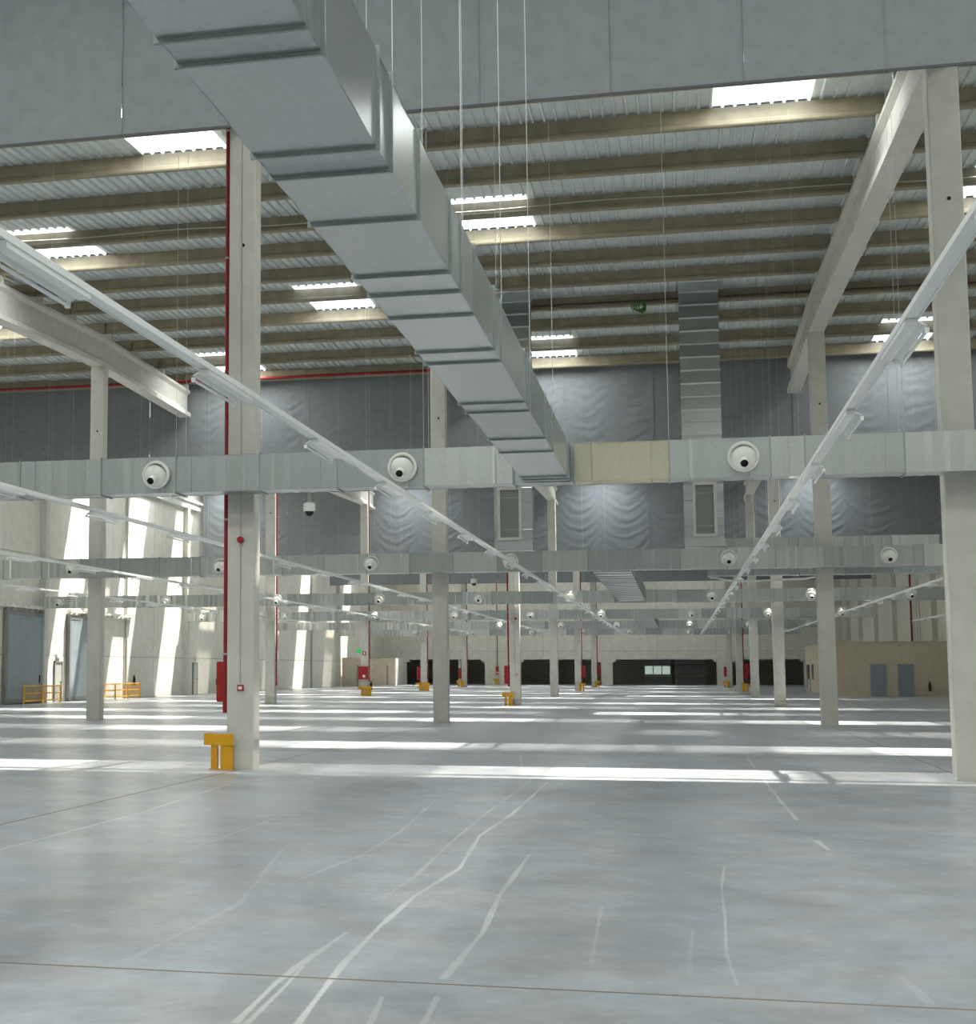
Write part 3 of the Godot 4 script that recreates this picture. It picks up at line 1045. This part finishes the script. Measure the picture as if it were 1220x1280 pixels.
func build_safety() -> void:
	var z1 := row_z(1)
	red_riser("tall red pipe down the left side of the nearest left column", -7.822, z1 + 0.1, 0.98, deck_base(z1) - 0.05)
	cabinet("red hose cabinet on the side of the nearest left column", -7.995, -7.772, 1.17, 1.88, z1 - 0.02 + 0.18, z1 + 0.75, false)
	guard("yellow steel guard at the foot of the nearest left column", -8.17, -7.60, z1 - 0.14)
	var s := thing("alarm_siren", "red round alarm siren high on the nearest left column", "siren", V(-7.52, 4.04, z1))
	var st := begin()
	lathe(st, [Vector2(0, 0.09), Vector2(0.03, 0.09), Vector2(0.055, 0.07), Vector2(0.06, 0.0)], 18)
	put("sounder", st.commit(), M.red, s)
	put("cable_box", boxmesh(-0.03, 0.03, -0.13, -0.07, -0.02, 0), M.conduit, s)
	call_point("red fire call point on the nearest left column", V(-7.51, 1.42, z1))
	var z3 := row_z(3)
	red_riser("red pipe down the left side of the third centre column", -7.83, z3 + 0.1, 0.9, deck_base(z3) - 0.05)
	cabinet("red hose cabinet on the third centre column", -8.03, -7.785, 1.02, 1.88, z3 + 0.16, z3 + 0.8, false)
	guard("yellow guard at the foot of the third centre column", -8.14, -7.60, z3 - 0.16)
	call_point("red fire call point on the third centre column", V(-7.45, 1.45, z3))
	var s3 := thing("alarm_siren", "small red alarm siren on the third centre column", "siren", V(-7.45, 4.1, z3))
	put("sounder", st.commit(), M.red, s3)
	red_riser("dark red pipe beside the column seen right of the nearest left column", -19.20, z3 + 0.1, 0.9, deck_base(z3) - 0.05)
	var z4 := row_z(4)
	red_riser("red pipe down the right side of the fourth left column", -19.20, z4 + 0.1, 0.9, deck_base(z4) - 0.05)
	cabinet("red hose cabinet facing forward on the fourth left column", -19.87, -19.26, 1.05, 1.87, z4 - 0.24, z4 - 0.005, true)
	guard("wide yellow guard at the foot of the fourth left column", -19.92, -18.98, z4 - 0.35)
	extinguisher("dark fire extinguisher beside the fourth left column", V(-19.1, 0.35, z4 + 0.05))
	var z5 := row_z(5)
	red_riser("red pipe on the fifth left column", -19.20, z5 + 0.1, 0.9, deck_base(z5) - 0.05)
	cabinet("red hose cabinet on the left of the fifth left column", -20.06, -19.775, 0.85, 1.89, z5 + 0.1, z5 + 0.8, false)
	guard("wide yellow guard at the foot of the fifth left column", -20.1, -19.0, z5 - 0.3)
	red_riser("red pipe on the fifth centre column", -7.21, z5 + 0.1, 0.9, deck_base(z5) - 0.05)
	cabinet("red hose cabinet on the right of the fifth centre column", -7.26, -6.98, 1.05, 1.95, z5 + 0.15, z5 + 0.75, false)
	guard("yellow guard at the foot of the fifth centre column", -7.45, -6.95, z5 - 0.2, true)
	red_riser("red pipe on the fifth right column", 4.77, z5 + 0.1, 0.9, deck_base(z5) - 0.05)
	cabinet("red hose cabinet on the right of the fifth right column", 4.73, 5.1, 0.95, 2.1, z5 + 0.15, z5 + 0.75, false)
	guard("yellow guard at the foot of the fifth right column", 4.58, 5.2, z5 - 0.2, true)
	var z6 := row_z(6)
	red_riser("red pipe on the farthest left-line column", -19.20, z6 + 0.1, 0.9, 12.0)
	cabinet("red hose cabinet on the farthest left-line column", -20.03, -19.775, 0.8, 1.77, z6 + 0.1, z6 + 0.7, false)
	guard("yellow guard at the foot of the farthest left-line column", -20.25, -19.53, z6 - 0.2)
	red_riser("red pipe on the farthest centre-line column", -7.21, z6 + 0.1, 0.9, 12.0)
	cabinet("red hose cabinet on the farthest centre-line column", -7.26, -6.98, 1.0, 1.98, z6 + 0.15, z6 + 0.75, false)
	guard("yellow guard at the foot of the farthest centre-line column", -7.5, -6.95, z6 - 0.2, true)
	cabinet("red hose cabinet on the far wall left of the third centre column", -19.17, -18.9, 1.08, 1.94, FAR - 0.25, FAR, true)
	guard("yellow guard against the far wall left of the third centre column", -19.4, -18.8, FAR - 0.6)
	red_riser("red pipe on the far wall above a small hose cabinet", -19.03, FAR - 0.1, 1.95, 12.0)
	cabinet("red hose cabinet on the farthest right-line column", 4.0, 4.215, 1.0, 1.9, z6 + 0.1, z6 + 0.7, false)
	guard("yellow guard at the foot of the farthest right-line column", 3.9, 4.45, z6 - 0.2)
	# small fire sign and exit sign near the fourth left column
	var fs := thing("fire_sign", "small red square fire sign above the forward-facing hose cabinet", "sign", V(-19.52, 2.58, z4))
	put("plate", boxmesh(-0.12, 0.12, 0, 0.24, -0.012, 0), M.red, fs)
	put("pictogram", boxmesh(-0.05, 0.05, 0.06, 0.2, -0.016, -0.012), M.white, fs)
	var ex := thing("exit_sign", "small green exit sign left of the fourth left column", "sign", V(-19.86, 2.72, z4 - 0.05))
	put("plate", boxmesh(-0.13, 0.13, 0, 0.26, -0.05, 0), M.exit_sign, ex)
	put("arm", boxmesh(0.13, 0.36, 0.1, 0.14, -0.03, 0.0), M.conduit, ex)
	# pipes along the purlins
	var pp := begin()
	tube(pp, V(-31.4, 13.45, 59.45), V(-9.0, 13.45, 59.45), 0.055, 10)
	var po := put("sprinkler_main", pp.commit(), M.red_pipe, self)
	tag(po, "long red pipe along the last purlin above the curtain at left", "pipe")
	var p2 := begin()
	tube(p2, V(-5.0, 13.68, 50.55), V(16.2, 13.68, 50.55), 0.05, 8)
	var po2 := put("gas_pipe", p2.commit(), M.brown, self)
	tag(po2, "thin brown pipe along a purlin right of the big overhead duct", "pipe")
	var cb := begin()
	var pts := []
	for k in 60:
		var x := -31.0 + k * 0.8
		pts.append(V(x, 13.52 + 0.025 * sin(k * 0.9) + 0.02 * sin(k * 0.37), 38.71))
	pathtube(cb, pts, 0.014, 5)
	var co := put("power_cable", cb.commit(), M.cable, self)
	tag(co, "thin pale cable strung along a purlin across the roof", "cable")
	var gh := begin()
	for k in 4:
		var c := V(-1.0 + 0.05 * k, 13.5 - 0.02 * k, 50.45)
		var ring := []
		for j in 15:
			var a := TAU * j / 14.0
			ring.append(c + Vector3(cos(a) * (0.2 - 0.03 * k), sin(a) * (0.13 + 0.02 * k), 0.03 * k))
		pathtube(gh, ring, 0.022, 5)
	var go := put("hose_coil", gh.commit(), M.green, self)
	tag(go, "small green hose coil hanging on the brown pipe under the roof", "hose")

func call_point(label: String, at: Vector3) -> void:
	var c := thing("call_point", label, "alarm button", at)
	put("housing", boxmesh(-0.055, 0.055, -0.055, 0.055, -0.04, 0), M.red, c)
	put("glass_plate", boxmesh(-0.033, 0.033, -0.028, 0.028, -0.044, -0.04), M.white, c)

func dome_camera(label: String, at: Vector3, s: float) -> void:
	var t := thing("dome_camera", label, "camera", at)
	var a := begin()
	tube(a, Vector3(0, 0, 0), Vector3(0, -0.2, 0), 0.035, 10)
	put("stem", a.commit(), M.conduit, t)
	var b := begin()
	lathe(b, [Vector2(0.0, 0.19), Vector2(0.07, 0.19), Vector2(0.105, 0.21), Vector2(0.115, 0.24), Vector2(0.115, 0.34), Vector2(0.105, 0.36)], 20, Basis(Vector3.RIGHT, PI / 2))
	put("housing", b.commit(), M.white, t)
	var c := begin()
	lathe(c, [Vector2(0.085, 0.355), Vector2(0.08, 0.39), Vector2(0.06, 0.425), Vector2(0.03, 0.445), Vector2(0.0, 0.45)], 18, Basis(Vector3.RIGHT, PI / 2))
	put("smoked_dome", c.commit(), M.black, t)
	t.scale = Vector3.ONE * s

# ------------------------------------------------------------------ doors, barriers, office block
func sliding_door(n: int, z0: float, z1: float, leaf0: float, leaf1: float) -> void:
	var d := setting("door_%d" % n)
	var x := WALL_L + 0.03
	put("leaf", boxmesh(x + 0.06, x + 0.16, 0.05, 4.55, leaf0, leaf1), M.grey_door, d)
	var fr := begin()
	bx(fr, x, x + 0.2, 0, 4.6, leaf0 - 0.22, leaf0 - 0.02)
	bx(fr, x, x + 0.2, 0, 4.6, leaf1 + 0.02, leaf1 + 0.22)
	put("frame", fr.commit(), M.door_frame, d)
	put("top_rail", boxmesh(x + 0.02, x + 0.24, 4.72, 4.86, z0, z1), M.white, d)
	var z := z0 + 0.2
	while z < z1:
		var b := begin()
		var o := PackedVector2Array([Vector2(0, 0), Vector2(0.34, 0.3), Vector2(0, 0.3)])
		prism(b, o, func(p): return V(x + p.x, 4.58 + p.y, 0), func(p): return V(x + p.x, 4.58 + p.y, 0.08))
		put("bracket", b.commit(), M.white, d, V(0, 0, z))
		z += 0.72
	put("pull_handle", boxmesh(x + 0.16, x + 0.2, 1.0, 1.4, leaf1 - 0.35, leaf1 - 0.28), M.black, d)
	for y in [0.05, 4.35]:
		put("leaf_edge", boxmesh(x + 0.16, x + 0.175, y, y + 0.2, leaf0, leaf1), M.door_frame, d)

func small_door(n: int, z0: float, z1: float) -> void:
	var d := setting("door_%d" % n)
	var x := WALL_L + 0.005
	put("leaf", boxmesh(x, x + 0.05, 0.02, 2.05, z0 + 0.06, z1 - 0.06), M.conduit, d)
	var fr := begin()
	bx(fr, x, x + 0.08, 0, 2.12, z0, z0 + 0.06)
	bx(fr, x, x + 0.08, 0, 2.12, z1 - 0.06, z1)
	bx(fr, x, x + 0.08, 2.05, 2.12, z0, z1)
	put("frame", fr.commit(), M.door_frame, d)
	put("handle", boxmesh(x + 0.05, x + 0.1, 1.0, 1.05, z1 - 0.25, z1 - 0.12), M.black, d)
	put("exit_lamp", boxmesh(x, x + 0.12, 2.3, 2.5, z0 + 0.25, z1 - 0.25), M.white, d)

func barrier(label: String, x: float, z0: float, z1: float) -> void:
	var t := thing("safety_barrier", label, "barrier", V(x, 0, z0))
	var n := maxi(2, int(round((z1 - z0) / 2.0)))
	for k in n + 1:
		var st := begin()
		var z := (z1 - z0) * k / n
		tube(st, V(0, 0, z), V(0, 0.9, z), 0.045, 8)
		put("post", st.commit(), M.yellow, t)
	for y in [0.16, 0.52, 0.87]:
		var st2 := begin()
		tube(st2, V(0, y, 0), V(0, y, z1 - z0), 0.032, 8)
		put("rail", st2.commit(), M.yellow, t)
	var mesh := begin()
	var z3 := 0.15
	while z3 < z1 - z0:
		tube(mesh, V(0, 0.16, z3), V(0, 0.87, z3), 0.011, 5, false)
		z3 += 0.15
	var mm := put("infill_bars", mesh.commit(), M.yellow, t)
	mm.set_meta("kind", "stuff")

func build_openings() -> void:
	sliding_door(1, 62.0, 74.6, 69.4, 73.6)
	sliding_door(2, 77.2, 87.2, 77.4, 81.6)
	small_door(3, 75.55, 76.6)
	small_door(4, 99.3, 100.3)
	barrier("yellow tubular barrier before the sliding door at the far left", WALL_L + 0.8, 70.0, 74.6)
	barrier("yellow tubular barrier right of the far left column, by the wall", WALL_L + 0.8, 80.6, 86.6)
	extinguisher("dark fire extinguisher on the bright left wall beside the barrier", V(WALL_L + 0.12, 0.75, 87.6))
	# two little enclosures by the left wall
	var e1 := thing("service_hut", "small grey-beige hut against the left wall with bright streak above", "hut", V(-31.3, 0, 145.1))
	put("wall_box", boxmesh(0, 2.0, 0, 2.75, 0, 4.0), M.office, e1)
	put("door", boxmesh(1.45, 1.6, 0.02, 2.05, -0.03, 0), M.door_frame, e1)
	var e2 := thing("service_hut", "small beige hut at the left end of the black openings", "hut", V(-31.4, 0, 158.0))
	put("wall_box", boxmesh(0, 2.9, 0, 2.75, 0, 5.0), M.office, e2)
	put("door", boxmesh(2.05, 2.2, 0.02, 2.05, -0.03, 0), M.door_frame, e2)
	put("side_wall", boxmesh(2.9, 3.0, 0, 2.78, -0.05, 5.0), M.white, e2)
	# office block at right
	var b := thing("office_block", "beige single-storey office block with two blue-grey doors at right", "building", V(9.6, 0, 103.0))
	put("front_wall", boxmesh(0, 6.8, 0, 3.37, 0, 0.2), M.office, b)
	put("side_wall", boxmesh(0, 0.2, 0, 3.37, 0.2, 23.0), M.office, b)
	put("rear_wall", boxmesh(0.2, 6.8, 0, 3.37, 22.8, 23.0), M.office, b)
	put("roof", boxmesh(-0.05, 6.8, 3.37, 3.45, -0.05, 23.05), M.office, b)
	for dx in [2.13, 3.75]:
		var dr := sub("door", b, V(dx, 0, 0))
		put("leaf", boxmesh(0, 0.9, 0.01, 2.0, -0.03, 0.0), M.blue_door, dr)
		var fr := begin()
		bx(fr, -0.06, 0.0, 0, 2.06, -0.05, 0.0)
		bx(fr, 0.9, 0.96, 0, 2.06, -0.05, 0.0)
		bx(fr, 0.0, 0.9, 2.0, 2.06, -0.05, 0.0)
		put("frame", fr.commit(), M.conduit, dr)
		put("handle", boxmesh(0.76, 0.84, 1.0, 1.03, -0.08, -0.03), M.black, dr)
	var wn := sub("window", b, V(0, 0.95, 19.3))
	put("pane", boxmesh(-0.02, 0, 0, 1.08, 0.0, 7.0 - 4.2), M.glass, wn)
	put("curtain_strip", boxmesh(-0.03, -0.02, 0.02, 1.06, 0.9, 1.7), M.brown, wn)
	put("sill", boxmesh(-0.06, 0, -0.06, 0, -0.1, 2.9), M.conduit, wn)
	var wn2 := sub("window", b, V(0, 0.95, 16.0))
	put("pane", boxmesh(-0.02, 0, 0, 1.08, 0.0, 1.6), M.glass, wn2)
	for z in [18.6, 21.2]:
		put("side_pipe", boxmesh(-0.08, 0, 0, 0.95, z, z + 0.5), M.conduit, b)
	extinguisher("dark fire extinguisher on the office block wall right of its doors", V(15.15, 0.35, 102.9))
	dome_camera("white dome camera hanging below the nearest cross duct", V(-6.16, 4.806, 25.9), 0.93)
	dome_camera("small white dome camera hanging below the second cross duct", V(-6.33, 4.806, 49.5), 0.9)

func _ready() -> void:
	view_and_light()
	materials()
	build_floor()
	build_walls()
	build_roof()
	build_columns()
	build_beams()
	build_curtains()
	build_ducts()
	build_lights()
	build_openings()
	build_safety()
